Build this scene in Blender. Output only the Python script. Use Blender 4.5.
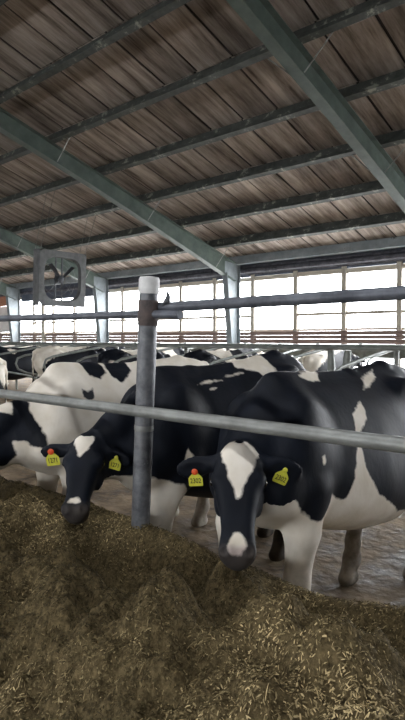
import bpy, math, random
import numpy as np
from mathutils import Vector, Matrix

for o in list(bpy.data.objects):
    bpy.data.objects.remove(o)
random.seed(11)
RNG = np.random.default_rng(11)
scene = bpy.context.scene
COL = scene.collection
R = math.radians

# ------------------------------------------------------------------ camera
CAM_H = 1.63
cam_d = bpy.data.cameras.new('camera')
cam = bpy.data.objects.new('camera', cam_d)
COL.objects.link(cam)
cam.location = (0, 0, CAM_H)
cam.rotation_euler = (R(90) - math.atan(22 / 580), 0, R(42.5))
cam_d.sensor_fit = 'VERTICAL'
cam_d.sensor_height = 36.0
cam_d.lens = 36.0 * 580 / 720
cam_d.clip_end = 400
scene.camera = cam

# ------------------------------------------------------------------ sky, exposure
world = bpy.data.worlds.new('overcast_sky')
scene.world = world
world.use_nodes = True
bg = world.node_tree.nodes['Background']
bg.inputs[0].default_value = (0.94, 0.965, 1.0, 1)
bg.inputs[1].default_value = 6.0
scene.view_settings.view_transform = 'Standard'
scene.view_settings.look = 'None'
scene.view_settings.gamma = 1.0
scene.view_settings.use_curve_mapping = False
scene.view_settings.exposure = 2.05
scene.cycles.max_bounces = 8
scene.cycles.diffuse_bounces = 5
scene.cycles.use_denoising = True


def portal(name, loc, rot, sx, sy):
    l = bpy.data.lights.new(name, 'AREA')
    l.shape = 'RECTANGLE'
    l.size, l.size_y = sx, sy
    l.cycles.is_portal = True
    o = bpy.data.objects.new(name, l)
    COL.objects.link(o)
    o.location = loc
    o.rotation_euler = rot
    return o


YW = 14.0            # side wall of the barn
SL = 0.32            # roof slope
ZE = 3.95            # roof height at the wall
X0, X1 = -37.0, 8.0  # barn length
def zroof(y):
    return ZE + SL * (YW - abs(y))

portal('window_portal', ((X0 + X1) / 2, YW + 0.35, 2.6), (R(-90), 0, 0), X1 - X0, 2.4)
portal('window_portal', ((X0 + X1) / 2, -YW - 0.35, 3.1), (R(90), 0, 0), X1 - X0, 1.4)
portal('ridge_portal', ((X0 + X1) / 2, 0, zroof(0) + 0.35), (0, 0, 0), X1 - X0, 0.6)


# ------------------------------------------------------------------ helpers
def tag(o, label=None, cat=None, group=None, kind=None):
    if label: o['label'] = label
    if cat: o['category'] = cat
    if group: o['group'] = group
    if kind: o['kind'] = kind
    return o


def empty(name, loc=(0, 0, 0), rz=0.0, parent=None):
    o = bpy.data.objects.new(name, None)
    o.empty_display_size = 0.1
    COL.objects.link(o)
    o.location = loc
    o.rotation_euler = (0, 0, rz)
    if parent: o.parent = parent
    return o


def link(name, me, mat=None, parent=None):
    o = bpy.data.objects.new(name, me)
    COL.objects.link(o)
    if mat is not None and len(me.materials) == 0:
        me.materials.append(mat)
    if parent is not None:
        o.parent = parent
    return o


class MB:
    """collects polygons for one mesh"""
    def __init__(self):
        self.v, self.f = [], []

    def add(self, vs, fs):
        b = len(self.v)
        self.v += [tuple(p) for p in vs]
        self.f += [tuple(i + b for i in f) for f in fs]
        return self

    def box(self, c, s, M=None):
        hx, hy, hz = s[0] / 2, s[1] / 2, s[2] / 2
        vs = [Vector((x, y, z)) for x in (-hx, hx) for y in (-hy, hy) for z in (-hz, hz)]
        if M is not None: vs = [M @ v for v in vs]
        vs = [v + Vector(c) for v in vs]
        return self.add(vs, [(0, 1, 3, 2), (4, 6, 7, 5), (0, 4, 5, 1), (2, 3, 7, 6), (0, 2, 6, 4), (1, 5, 7, 3)])

    def span(self, x0, x1, y0, y1, z0, z1):
        return self.box(((x0 + x1) / 2, (y0 + y1) / 2, (z0 + z1) / 2), (abs(x1 - x0), abs(y1 - y0), abs(z1 - z0)))

    def tube(self, pts, r, n=10, cap=True):
        pts = [Vector(p) for p in pts]
        rs = r if isinstance(r, (list, tuple)) else [r] * len(pts)
        ref = None
        rings = []
        for i, p in enumerate(pts):
            a = pts[max(0, i - 1)]
            b = pts[min(len(pts) - 1, i + 1)]
            t = (b - a).normalized()
            if ref is None:
                ref = Vector((0, 0, 1)) if abs(t.z) < 0.9 else Vector((1, 0, 0))
            s = t.cross(ref).normalized()
            q = s.cross(t).normalized()
            ref = q
            rings.append([p + rs[i] * (math.cos(2 * math.pi * k / n) * s + math.sin(2 * math.pi * k / n) * q) for k in range(n)])
        vs = [v for ring in rings for v in ring]
        fs = []
        for i in range(len(pts) - 1):
            for k in range(n):
                a, b = i * n + k, i * n + (k + 1) % n
                fs.append((a, b, b + n, a + n))
        if cap:
            fs.append(tuple(range(n))[::-1])
            fs.append(tuple(range((len(pts) - 1) * n, len(pts) * n)))
        return self.add(vs, fs)

    def extrude(self, prof, A, B, e1, e2):
        """closed profile (list of 2D) swept from A to B in the plane e1,e2"""
        e1, e2 = Vector(e1), Vector(e2)
        n = len(prof)
        vs = [Vector(P) + e1 * a + e2 * b for P in (A, B) for a, b in prof]
        fs = [(i, (i + 1) % n, (i + 1) % n + n, i + n) for i in range(n)]
        fs += [tuple(range(n))[::-1], tuple(range(n, 2 * n))]
        return self.add(vs, fs)

    def lathe(self, prof, n=20, c=(0, 0, 0), M=None):
        vs, fs = [], []
        for r, z in prof:
            for k in range(n):
                a = 2 * math.pi * k / n
                v = Vector((r * math.cos(a), r * math.sin(a), z))
                if M is not None: v = M @ v
                vs.append(v + Vector(c))
        for i in range(len(prof) - 1):
            for k in range(n):
                a, b = i * n + k, i * n + (k + 1) % n
                fs.append((a, b, b + n, a + n))
        fs.append(tuple(range(n))[::-1])
        fs.append(tuple(range((len(prof) - 1) * n, len(prof) * n)))
        return self.add(vs, fs)

    def mesh(self, name, mat=None, smooth=False):
        me = bpy.data.meshes.new(name)
        me.from_pydata(self.v, [], self.f)
        me.validate()
        if smooth:
            me.polygons.foreach_set('use_smooth', [True] * len(me.polygons))
            try:
                me.set_sharp_from_angle(angle=R(40))
            except Exception:
                pass
        if mat is not None: me.materials.append(mat)
        me.update()
        return me

    def build(self, name, mat, parent=None, smooth=False):
        return link(name, self.mesh(name, mat, smooth), None, parent)


# ------------------------------------------------------------------ materials
def node_mat(name):
    m = bpy.data.materials.new(name)
    m.use_nodes = True
    nt = m.node_tree
    return m, nt, nt.nodes['Principled BSDF']


def grainy(name, c1, c2, scale=8.0, rough=0.7, metal=0.0, bump=0.0, bscale=None, stretch=(1, 1, 1), c3=None, t3=0.6, s3=3.0, lo=0.35, hi=0.65, spec=0.4, bdist=0.01, stretch3=None):
    """two-tone noise colour plus an optional patchy third colour (rust, flakes, dirt)"""
    m, nt, bs = node_mat(name)
    N, L = nt.nodes, nt.links
    tc = N.new('ShaderNodeTexCoord')
    mp = N.new('ShaderNodeMapping')
    mp.inputs['Scale'].default_value = stretch
    L.new(tc.outputs['Object'], mp.inputs[0])
    no = N.new('ShaderNodeTexNoise')
    no.inputs['Scale'].default_value = scale
    no.inputs['Detail'].default_value = 6
    no.inputs['Roughness'].default_value = 0.65
    L.new(mp.outputs[0], no.inputs['Vector'])
    rp = N.new('ShaderNodeValToRGB')
    rp.color_ramp.elements[0].position, rp.color_ramp.elements[1].position = lo, hi
    rp.color_ramp.elements[0].color = (*c1, 1)
    rp.color_ramp.elements[1].color = (*c2, 1)
    L.new(no.outputs[0], rp.inputs[0])
    out = rp.outputs[0]
    if c3:
        n3 = N.new('ShaderNodeTexNoise')
        n3.inputs['Scale'].default_value = s3
        n3.inputs['Detail'].default_value = 8
        n3.inputs['Roughness'].default_value = 0.7
        if stretch3:
            m3 = N.new('ShaderNodeMapping')
            m3.inputs['Scale'].default_value = stretch3
            L.new(tc.outputs['Object'], m3.inputs[0])
            L.new(m3.outputs[0], n3.inputs['Vector'])
        else:
            L.new(mp.outputs[0], n3.inputs['Vector'])
        r3 = N.new('ShaderNodeValToRGB')
        r3.color_ramp.elements[0].position, r3.color_ramp.elements[1].position = t3, t3 + 0.06
        L.new(n3.outputs[0], r3.inputs[0])
        mx = N.new('ShaderNodeMix')
        mx.data_type = 'RGBA'
        L.new(r3.outputs[0], mx.inputs[0])
        L.new(out, mx.inputs[6])
        mx.inputs[7].default_value = (*c3, 1)
        out = mx.outputs[2]
    L.new(out, bs.inputs['Base Color'])
    bs.inputs['Roughness'].default_value = rough
    bs.inputs['Metallic'].default_value = metal
    bs.inputs['Specular IOR Level'].default_value = spec
    if bump:
        nb = N.new('ShaderNodeTexNoise')
        nb.inputs['Scale'].default_value = bscale or scale * 4
        nb.inputs['Detail'].default_value = 4
        L.new(mp.outputs[0], nb.inputs['Vector'])
        b = N.new('ShaderNodeBump')
        b.inputs['Strength'].default_value = bump
        b.inputs['Distance'].default_value = bdist
        L.new(nb.outputs[0], b.inputs['Height'])
        L.new(b.outputs[0], bs.inputs['Normal'])
    return m


def flat(name, c, rough=0.6, metal=0.0, spec=0.4):
    m, nt, bs = node_mat(name)
    bs.inputs['Base Color'].default_value = (*c, 1)
    bs.inputs['Roughness'].default_value = rough
    bs.inputs['Metallic'].default_value = metal
    bs.inputs['Specular IOR Level'].default_value = spec
    return m


def panel_mat():
    """weathered grey-brown roof board: dark drip streaks along the slope, board to board variation"""
    m, nt, bs = node_mat('roof_board')
    N, L = nt.nodes, nt.links
    geo = N.new('ShaderNodeNewGeometry')
    oi = N.new('ShaderNodeObjectInfo')
    mp = N.new('ShaderNodeMapping')
    mp.inputs['Scale'].default_value = (5.0, 0.5, 0.5)
    L.new(geo.outputs['Position'], mp.inputs[0])
    n1 = N.new('ShaderNodeTexNoise')
    n1.inputs['Scale'].default_value = 1.0
    n1.inputs['Detail'].default_value = 7
    n1.inputs['Roughness'].default_value = 0.7
    L.new(mp.outputs[0], n1.inputs['Vector'])
    rp = N.new('ShaderNodeValToRGB')
    e = rp.color_ramp.elements
    e[0].position, e[1].position = 0.33, 0.64
    e[0].color = (0.09, 0.07, 0.055, 1)
    e[1].color = (0.50, 0.43, 0.38, 1)
    k = e.new(0.46)
    k.color = (0.27, 0.225, 0.195, 1)
    L.new(n1.outputs[0], rp.inputs[0])
    n2 = N.new('ShaderNodeTexNoise')
    n2.inputs['Scale'].default_value = 0.9
    n2.inputs['Detail'].default_value = 5
    L.new(geo.outputs['Position'], n2.inputs['Vector'])
    r2 = N.new('ShaderNodeMapRange')
    r2.inputs[1].default_value, r2.inputs[2].default_value = 0.3, 0.7
    r2.inputs[3].default_value, r2.inputs[4].default_value = 0.7, 1.15
    L.new(n2.outputs[0], r2.inputs[0])
    r3 = N.new('ShaderNodeMapRange')
    r3.inputs[3].default_value, r3.inputs[4].default_value = 0.78, 1.18
    L.new(oi.outputs['Random'], r3.inputs[0])
    mu = N.new('ShaderNodeMath')
    mu.operation = 'MULTIPLY'
    L.new(r2.outputs[0], mu.inputs[0])
    L.new(r3.outputs[0], mu.inputs[1])
    mx = N.new('ShaderNodeVectorMath')
    mx.operation = 'SCALE'
    L.new(rp.outputs[0], mx.inputs[0])
    L.new(mu.outputs[0], mx.inputs['Scale'])
    L.new(mx.outputs[0], bs.inputs['Base Color'])
    bs.inputs['Roughness'].default_value = 0.85
    bs.inputs['Specular IOR Level'].default_value = 0.2
    return m


M = {}
M['roof_board'] = panel_mat()
M['roof_sheet'] = flat('dark_roof_sheet', (0.03, 0.026, 0.024), 0.9)
M['frame'] = grainy('grey_green_steel_paint', (0.052, 0.072, 0.062), (0.090, 0.118, 0.102), 3.0, 0.55, c3=(0.04, 0.042, 0.036), t3=0.62, s3=2.2)
M['column'] = grainy('grey_steel_window_lit', (0.16, 0.185, 0.20), (0.25, 0.28, 0.30), 3.0, 0.5, c3=(0.08, 0.085, 0.085), t3=0.64, s3=3)  # pale blue of the columns is window light put into the colour; eave strut shares it
M['purlin'] = grainy('sooty_purlin_steel', (0.030, 0.034, 0.032), (0.080, 0.088, 0.080), 4.0, 0.7, c3=(0.26, 0.27, 0.23), t3=0.575, s3=4.0, stretch=(1, 1, 1))
M['post_wood'] = grainy('bleached_timber', (0.30, 0.27, 0.22), (0.46, 0.42, 0.36), 5, 0.8, stretch=(6, 6, 1))
M['red_board'] = grainy('red_brown_board', (0.11, 0.07, 0.06), (0.22, 0.155, 0.135), 4, 0.8, stretch=(0.5, 4, 6))
M['orange_board'] = grainy('faded_red_board', (0.30, 0.12, 0.07), (0.44, 0.22, 0.14), 4, 0.8, stretch=(0.5, 4, 6))
M['header'] = grainy('beige_header_board', (0.42, 0.37, 0.30), (0.58, 0.53, 0.45), 5, 0.8, stretch=(0.6, 3, 3))
M['bluegrey'] = grainy('blue_grey_sheet', (0.05, 0.06, 0.085), (0.085, 0.10, 0.13), 3, 0.6)
M['curtain'] = grainy('dark_curtain_roll', (0.035, 0.035, 0.045), (0.10, 0.10, 0.12), 6, 0.7, c3=(0.45, 0.45, 0.46), t3=0.66, s3=9)
M['white_panel'] = grainy('dirty_white_panel', (0.55, 0.53, 0.53), (0.72, 0.70, 0.70), 2, 0.7)
M['galv'] = grainy('galvanised_pipe', (0.17, 0.175, 0.165), (0.30, 0.31, 0.295), 10, 0.5, 0.35, c3=(0.10, 0.085, 0.065), t3=0.63, s3=7, stretch=(0.5, 1, 1))
M['galv_dark'] = grainy('weathered_pipe', (0.065, 0.07, 0.085), (0.14, 0.15, 0.175), 9, 0.5, 0.3, c3=(0.11, 0.07, 0.045), t3=0.62, s3=5)
M['stall'] = grainy('stall_pipe', (0.16, 0.175, 0.165), (0.27, 0.29, 0.27), 6, 0.5, 0.3, c3=(0.09, 0.075, 0.055), t3=0.64, s3=6)
M['postm'] = grainy('worn_post_steel', (0.085, 0.09, 0.10), (0.20, 0.205, 0.215), 14, 0.5, 0.3, c3=(0.34, 0.33, 0.31), t3=0.66, s3=9)
M['capm'] = grainy('chalk_white_cap', (0.55, 0.55, 0.54), (0.74, 0.74, 0.73), 12, 0.6)
M['rust'] = grainy('rusty_clamp', (0.06, 0.05, 0.05), (0.13, 0.10, 0.09), 16, 0.8)
M['concrete'] = grainy('stained_concrete', (0.16, 0.14, 0.11), (0.27, 0.24, 0.20), 5, 0.85, bump=0.3)
M['fan'] = grainy('dusty_fan_housing', (0.085, 0.088, 0.09), (0.14, 0.143, 0.145), 6, 0.75)
M['fan_dark'] = grainy('dusty_dark_metal', (0.05, 0.055, 0.065), (0.11, 0.115, 0.125), 10, 0.6, 0.2)
M['chain'] = flat('steel_chain', (0.2, 0.2, 0.19), 0.5, 0.5)
M['tag'] = grainy('yellow_tag_plastic', (0.62, 0.60, 0.05), (0.72, 0.70, 0.09), 30, 0.45)
M['tag_ink'] = flat('black_tag_ink', (0.012, 0.012, 0.012), 0.6)
M['tag_red'] = flat('orange_tag_button', (0.75, 0.10, 0.025), 0.45)
M['eye'] = flat('dark_wet_eye', (0.006, 0.005, 0.005), 0.08, 0, 0.6)
M['hoof'] = flat('dark_horn', (0.045, 0.038, 0.03), 0.6)
M['snow'] = grainy('pale_yard', (0.50, 0.50, 0.49), (0.62, 0.62, 0.61), 0.5, 0.9)


def floor_mat():
    m, nt, bs = node_mat('wet_manure_concrete')
    N, L = nt.nodes, nt.links
    tc = N.new('ShaderNodeTexCoord')
    n1 = N.new('ShaderNodeTexNoise')
    n1.inputs['Scale'].default_value = 2.6
    n1.inputs['Detail'].default_value = 9
    n1.inputs['Roughness'].default_value = 0.72
    L.new(tc.outputs['Object'], n1.inputs['Vector'])
    rp = N.new('ShaderNodeValToRGB')
    e = rp.color_ramp.elements
    e[0].position, e[1].position = 0.36, 0.68
    e[0].color = (0.045, 0.032, 0.019, 1)
    e[1].color = (0.32, 0.245, 0.165, 1)
    k = e.new(0.5)
    k.color = (0.165, 0.122, 0.078, 1)
    L.new(n1.outputs[0], rp.inputs[0])
    L.new(rp.outputs[0], bs.inputs['Base Color'])
    mr = N.new('ShaderNodeMapRange')
    mr.inputs[1].default_value, mr.inputs[2].default_value = 0.4, 0.6
    mr.inputs[3].default_value, mr.inputs[4].default_value = 0.55, 0.9
    L.new(n1.outputs[0], mr.inputs[0])
    bs.inputs['Specular IOR Level'].default_value = 0.14
    L.new(mr.outputs[0], bs.inputs['Roughness'])
    b = N.new('ShaderNodeBump')
    b.inputs['Strength'].default_value = 0.7
    b.inputs['Distance'].default_value = 0.03
    n2 = N.new('ShaderNodeTexNoise')
    n2.inputs['Scale'].default_value = 11
    n2.inputs['Detail'].default_value = 6
    L.new(tc.outputs['Object'], n2.inputs['Vector'])
    L.new(n2.outputs[0], b.inputs['Height'])
    L.new(b.outputs[0], bs.inputs['Normal'])
    return m


M['floor'] = floor_mat()

# ------------------------------------------------------------------ numpy noise
_PERM = RNG.random((64, 64))


def vnoise(x, y):
    xi, yi = np.floor(x).astype(int), np.floor(y).astype(int)
    fx, fy = x - xi, y - yi
    fx, fy = fx * fx * (3 - 2 * fx), fy * fy * (3 - 2 * fy)
    g = lambda a, b: _PERM[a % 64, b % 64]
    return (g(xi, yi) * (1 - fx) + g(xi + 1, yi) * fx) * (1 - fy) + (g(xi, yi + 1) * (1 - fx) + g(xi + 1, yi + 1) * fx) * fy


def fbm(x, y, oct=4, f=1.0, gain=0.5):
    s, a = 0, 1.0
    for i in range(oct):
        s = s + a * (vnoise(x * f + 7.3 * i, y * f + 3.1 * i) - 0.5)
        f *= 2.03
        a *= gain
    return s


# ------------------------------------------------------------------ ground
fl = MB().span(X0, X1, 2.0, YW, -0.2, 0.0).build('floor', M['floor'])
tag(fl, 'wet manure-stained concrete floor where the cows stand', 'floor', kind='structure')
fl2 = MB().span(X0, X1, -YW, 2.0, -0.2, 0.0).build('floor', M['concrete'])
tag(fl2, 'plain concrete drive alley floor under the feed', 'floor', kind='structure')
yard = MB().span(-120, 90, YW + 0.3, 120, -0.5, -0.25).build('ground', M['snow'])
tag(yard, 'pale open yard outside the window wall', 'ground', kind='structure')
yard2 = MB().span(-120, 90, -120, -YW - 0.3, -0.5, -0.25).build('ground', M['snow'])
tag(yard2, 'pale open yard on the other side of the barn', 'ground', kind='structure')
cb = MB().span(X0 + 1, X1 - 1, 2.06, 2.20, 0.0, 0.42).build('trim_1', M['concrete'])
tag(cb, 'low concrete feed curb under the fence', 'curb', kind='structure')

# ------------------------------------------------------------------ roof
E1 = Vector((0, 1, -SL)).normalized()     # down the slope (window side)
EN = Vector((0, SL, 1)).normalized()
cl = MB()
for s in (1, -1):
    ya, yb = 0.20 * s, (YW + 0.7) * s
    za, zb = zroof(ya) + 0.20, zroof(yb) + 0.20
    cl.add([(X0, ya, za), (X1, ya, za), (X1, yb, zb), (X0, yb, zb),
            (X0, ya, za + 0.05), (X1, ya, za + 0.05), (X1, yb, zb + 0.05), (X0, yb, zb + 0.05)],
           [(0, 1, 2, 3), (4, 7, 6, 5), (0, 4, 5, 1), (1, 5, 6, 2), (2, 6, 7, 3), (3, 7, 4, 0)])
ceiling = cl.build('ceiling', M['roof_sheet'])
tag(ceiling, 'sloping barn ceiling of weathered grey-brown boards on steel purlins', 'ceiling', kind='structure')

PURL = [YW - 0.12, 12.78] + [11.46 - 1.345 * k for k in range(9)]
PW = 0.80
pm = MB()
fwd = Vector((-math.sin(R(42.5)), math.cos(R(42.5)), 0))
rgt = Vector((math.cos(R(42.5)), math.sin(R(42.5)), 0))
boards = []
for b in range(len(PURL)):
    yb = PURL[b]
    ya = PURL[b + 1] if b + 1 < len(PURL) else 0.38
    if b == 0: yb += 0.7
    ly = (yb - ya) / math.cos(math.atan(SL))
    off = random.uniform(0, PW)
    n = int((X1 - X0) / PW)
    for i in range(n):
        cx = X0 + off + PW * (i + 0.5)
        if cx > X1 - PW / 2: continue
        cy = (ya + yb) / 2
        p = Vector((cx, cy, zroof(cy) + 0.17 - CAM_H))
        d = p.dot(fwd)
        vis = d > 1 and -40 < 202.5 + 580 * p.dot(rgt) / d < 445 and -40 < 338 - 580 * p.z / d < 345
        boards.append((vis, 1.0 / max(d, 0.1), cx, cy, ly, b))
boards.sort(key=lambda q: (not q[0], -q[1]))
slope_rot = Matrix.Rotation(-math.atan(SL), 4, 'X')
shared = {}
rest = MB()
for k, (vis, _, cx, cy, ly, b) in enumerate(boards):
    tilt = random.uniform(-0.012, 0.012)
    dz = random.uniform(-0.008, 0.004)
    if k < 300 and vis:
        if b not in shared:
            shared[b] = MB().box((0, 0, 0), (PW - 0.048, ly - 0.01, 0.014)).mesh('roof_board', M['roof_board'])
        o = link('roof_board', shared[b], None, ceiling)
        o.location = (cx, cy, zroof(cy) + 0.165 + dz)
        o.rotation_euler = (-math.atan(SL), tilt, random.uniform(-0.006, 0.006))
    else:
        rest.box((cx, cy, zroof(cy) + 0.165 + dz), (PW - 0.048, ly - 0.01, 0.014), slope_rot.to_3x3())
for y in [-(0.38 + 1.36 * (k + 0.5)) for k in range(10)]:       # the other slope, behind the camera
    rest.box(((X0 + X1) / 2, y, zroof(y) + 0.165), (X1 - X0, 1.41, 0.014), Matrix.Rotation(math.atan(SL), 3, 'X'))
ro = rest.build('roof_boards_beyond', M['roof_board'], ceiling)
ro['kind'] = 'stuff'

ORD = ['first', 'second', 'third', 'fourth', 'fifth', 'sixth', 'seventh', 'eighth', 'ninth', 'tenth', 'eleventh']
zprof = [(-0.12, -0.19), (0.0, -0.19), (0.0, 0.085), (0.075, 0.085), (0.075, 0.065), (0.085, 0.065), (0.085, 0.10), (-0.012, 0.10), (-0.012, -0.175), (-0.108, -0.175), (-0.108, -0.13), (-0.12, -0.13)]
for i, y in enumerate(PURL):
    if i == 0:
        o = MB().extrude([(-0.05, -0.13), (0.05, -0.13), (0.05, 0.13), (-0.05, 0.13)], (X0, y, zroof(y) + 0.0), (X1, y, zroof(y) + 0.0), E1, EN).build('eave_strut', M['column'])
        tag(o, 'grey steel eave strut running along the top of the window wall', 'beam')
    else:
        o = MB().extrude(zprof, (X0, y, zroof(y) + 0.05), (X1, y, zroof(y) + 0.05), E1, EN).build('roof_purlin', M['purlin'])
        tag(o, 'dark flaking steel roof purlin, %s one up from the eave strut' % ORD[i - 1], 'beam', 'roof purlins')

# ------------------------------------------------------------------ steel frames
FX = [-30.47, -24.07, -17.67, -11.27, -4.87, 1.53]
FLAB = ['grey-green steel frame beyond the red board at the far left',
        'steel frame with dark column just left of the hanging fan',
        'grey-green steel frame whose rafter passes behind the hanging fan',
        'grey-green steel frame with tapered column right of the fence post',
        'grey-green steel frame whose rafter crosses the upper right corner',
        'grey-green steel frame beside the camera, outside the view']
for fi, fx in enumerate(FX):
    root = tag(empty('steel_frame', (fx, YW - 0.2, 0)), FLAB[fi], 'frame', 'steel frames of the barn')
    oy = YW - 0.2
    W2 = 0.10

    def rafter_z(y):       # top of the rafter, relative heights are absolute
        return zroof(y) - 0.145
    # rafter: web and two flanges, from the knee to the ridge
    yk, yr = YW - 0.30, 0.0
    def dep(y):
        return 0.40 + 0.16 * max(0, (y - 9.0) / 5.0)
    rb = MB()
    st = [yk - (yk - yr) * q / 8 for q in range(9)]
    for a, b in zip(st[:-1], st[1:]):
        za, zb = rafter_z(a), rafter_z(b)
        da, db = dep(a), dep(b)
        for (x0, x1, ta, tb, ba, bb_) in ((-0.006, 0.006, 0, 0, da, db), (-W2, W2, 0, 0, 0.016, 0.016), (-W2, W2, da - 0.016, db - 0.016, da, db)):
            vs = [(x0, a - oy, za - ta), (x1, a - oy, za - ta), (x1, a - oy, za - ba), (x0, a - oy, za - ba),
                  (x0, b - oy, zb - tb), (x1, b - oy, zb - tb), (x1, b - oy, zb - bb_), (x0, b - oy, zb - bb_)]
            rb.add(vs, [(0, 1, 2, 3), (7, 6, 5, 4), (0, 4, 5, 1), (1, 5, 6, 2), (2, 6, 7, 3), (3, 7, 4, 0)])
    rb.build('rafter', M['frame'], root)
    # tapered column
    zt = rafter_z(yk) - 0.02
    cw = MB()
    for (x0, x1, f0, f1) in ((-0.009, 0.009, 0, 1), (-W2, W2, 0, None), (-W2, W2, None, 1)):
        ob, it, ib = 0.10, -0.52, -0.14      # outer face, inner face top and bottom
        if f1 is None:
            q = [(ob, zt), (ob - 0.016, zt), (ob - 0.016, 0), (ob, 0)]
        elif f0 is None:
            q = [(it, zt - 0.30), (it + 0.016, zt - 0.30), (ib + 0.016, 0), (ib, 0)]
        else:
            q = [(ob, zt), (it, zt + 0.05), (it, zt - 0.30), (ib, 0), (ob, 0)]
        n = len(q)
        cw.add([(x0, a, z) for a, z in q] + [(x1, a, z) for a, z in q],
               [tuple(range(n)), tuple(range(n, 2 * n))[::-1]] + [(i, i + n, (i + 1) % n + n, (i + 1) % n) for i in range(n)])
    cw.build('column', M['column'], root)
    for y in PURL[1:9:2]:
        for s in (-1, 1):
            za = rafter_z(y) - dep(y) + 0.03
            MB().tube([(s * W2, y - oy, za), (s * 0.62, y - oy, zroof(y) - 0.05)], 0.011, 5).build('flange_brace', M['galv'], root)

# ------------------------------------------------------------------ window wall
wb = MB().span(X0, X1, YW + 0.02, YW + 0.22, -0.1, 0.55).build('wall_back', M['concrete'])
tag(wb, 'long open window wall with timber posts and low concrete base', 'wall', kind='structure')
PX = -12.38
k0 = int((X0 - PX) / 1.54) + 1
xs = [PX + 1.54 * k for k in range(k0, int((X1 - PX) / 1.54) + 1)]
mull = MB().box((0, 0, 0), (0.135, 0.10, 3.0)).mesh('post', M['post_wood'])
for x in xs:
    link('post', mull, None, wb).location = (x, YW + 0.12, 0.55 + 1.5)
for z, h, nm, mt in ((2.30, 0.08, 'girt', 'post_wood'), (1.86, 0.07, 'sill_rail', 'post_wood'), (3.43, 0.13, 'header_board', 'header')):
    for i in range(len(xs) - 1):
        if nm == 'girt' and random.random() < 0.06: continue
        o = MB().box(((xs[i] + xs[i + 1]) / 2, YW + 0.13, z + random.uniform(-0.012, 0.012)), (1.45, 0.05, h)).build(nm, M[mt], wb)
for z, h in ((1.765, 0.11), (1.655, 0.105), (1.535, 0.13)):
    x = X0
    while x < X1 - 0.5:
        l = min(4.6, X1 - x)
        MB().box((x + l / 2, YW + 0.03 + random.uniform(-0.01, 0.01), z), (l - 0.01, 0.035, h)).build('board', M['red_board'], wb)
        x += l
cr = MB()
cr.tube([(X0, YW - 0.02, 3.66), (X1, YW - 0.02, 3.66)], 0.075, 10)
cr.tube([(X0, YW + 0.10, 3.60), (X1, YW + 0.10, 3.60)], 0.05, 8)
cr.tube([(X0, YW + 0.02, 3.79), (X1, YW + 0.02, 3.79)], 0.04, 8)
tag(cr.build('curtain_roll', M['curtain']), 'dark rolled-up curtain under the eave along the window wall', 'curtain')
tp = MB().span(X0, X1, YW + 0.1, YW + 0.2, 3.50, 4.05).build('eave_panel', M['bluegrey'], wb)
# the bays at the far left carry sheets instead of open windows
MB().span(-24.0, -18.6, YW - 0.02, YW + 0.05, 3.28, 3.98).build('sheet_panel', M['bluegrey'], wb)
MB().span(-30.2, -24.6, YW - 0.05, YW + 0.03, 3.14, 3.62).build('red_header', M['orange_board'], wb)
MB().span(-30.2, -24.6, YW + 0.06, YW + 0.10, 1.9, 3.14).build('sheet_panel', M['white_panel'], wb)
MB().span(-24.9, -24.65, YW - 0.06, YW + 0.05, 0.5, 3.6).build('jamb', M['post_wood'], wb)
MB().span(-22.3, -22.1, YW - 0.06, YW + 0.05, 0.5, 3.6).build('jamb', M['post_wood'], wb)

# the unseen wall behind the camera: base raised to cut light, posts, header
wf = MB().span(X0, X1, -YW - 0.22, -YW - 0.02, -0.1, 2.5).span(X0, X1, -YW - 0.2, -YW - 0.1, 3.6, 4.05)
for x in xs:
    wf.box((x, -YW - 0.12, 2.1), (0.085, 0.1, 3.0))
tag(wf.build('wall_front', M['post_wood']), 'unseen side wall of the barn behind the viewer, part closed to cut light', 'wall', kind='structure')
for nm, x, lab in (('wall_left', X0, 'far closed gable end of the barn'),):
    g = MB()
    g.extrude([(-YW, 0), (YW, 0), (YW, ZE + 0.2), (0, zroof(0) + 0.2), (-YW, ZE + 0.2)], (x - 0.1, 0, 0), (x, 0, 0), (0, 1, 0), (0, 0, 1))
    tag(g.build(nm, M['bluegrey']), lab, 'wall', kind='structure')
g = MB()
g.extrude([(-YW, 0), (YW, 0), (YW, ZE + 0.2), (0, zroof(0) + 0.2), (-YW, ZE + 0.2)], (X1, 0, 0), (X1 + 0.1, 0, 0), (0, 1, 0), (0, 0, 1))
tag(g.build('wall_right', M['bluegrey']), 'near closed gable end of the barn', 'wall', kind='structure')

# ------------------------------------------------------------------ feed fence
FY = 2.1
PXf = -2.346
post = tag(empty('fence_post', (PXf - 0.078, FY, 0)), 'round grey steel fence post with white top cap', 'post')
post.rotation_euler = (0, R(3.4), 0)
pb = MB().tube([(0, 0, 0), (0, 0, 1.885)], 0.051, 24)
pb.build('pipe', M['postm'], post, True)
MB().lathe([(0.0545, 1.87), (0.056, 1.885), (0.056, 1.945), (0.050, 1.958), (0.02, 1.962)], 24).build('cap', M['capm'], post, True)
MB().lathe([(0.0535, 1.70), (0.0555, 1.705), (0.0555, 1.83), (0.0535, 1.835)], 24).build('collar', M['rust'], post, True)
MB().lathe([(0.0525, 1.13), (0.0535, 1.135), (0.0535, 1.155), (0.0525, 1.16)], 24).build('band', M['galv'], post, True)
for xx, lab in ((PXf - 6.1, 'fence post farther along the feed rail, outside the view on the left'), (PXf + 3.6, 'fence post nearer along the feed rail, outside the view on the right')):
    p2 = tag(empty('fence_post', (xx, FY, 0)), lab, 'post')
    link('pipe', pb.mesh('pipe', M['postm'], True), None, p2)
lr = MB().tube([(X0 + 2, FY - 0.075, 1.245), (-8, FY - 0.075, 1.245), (-3, FY - 0.075, 1.243), (1.6, FY - 0.075, 1.243)], 0.030, 14)
tag(lr.build('neck_rail', M['galv'], None, True), 'long light grey pipe rail across the cows in front of the post', 'rail')
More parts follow.
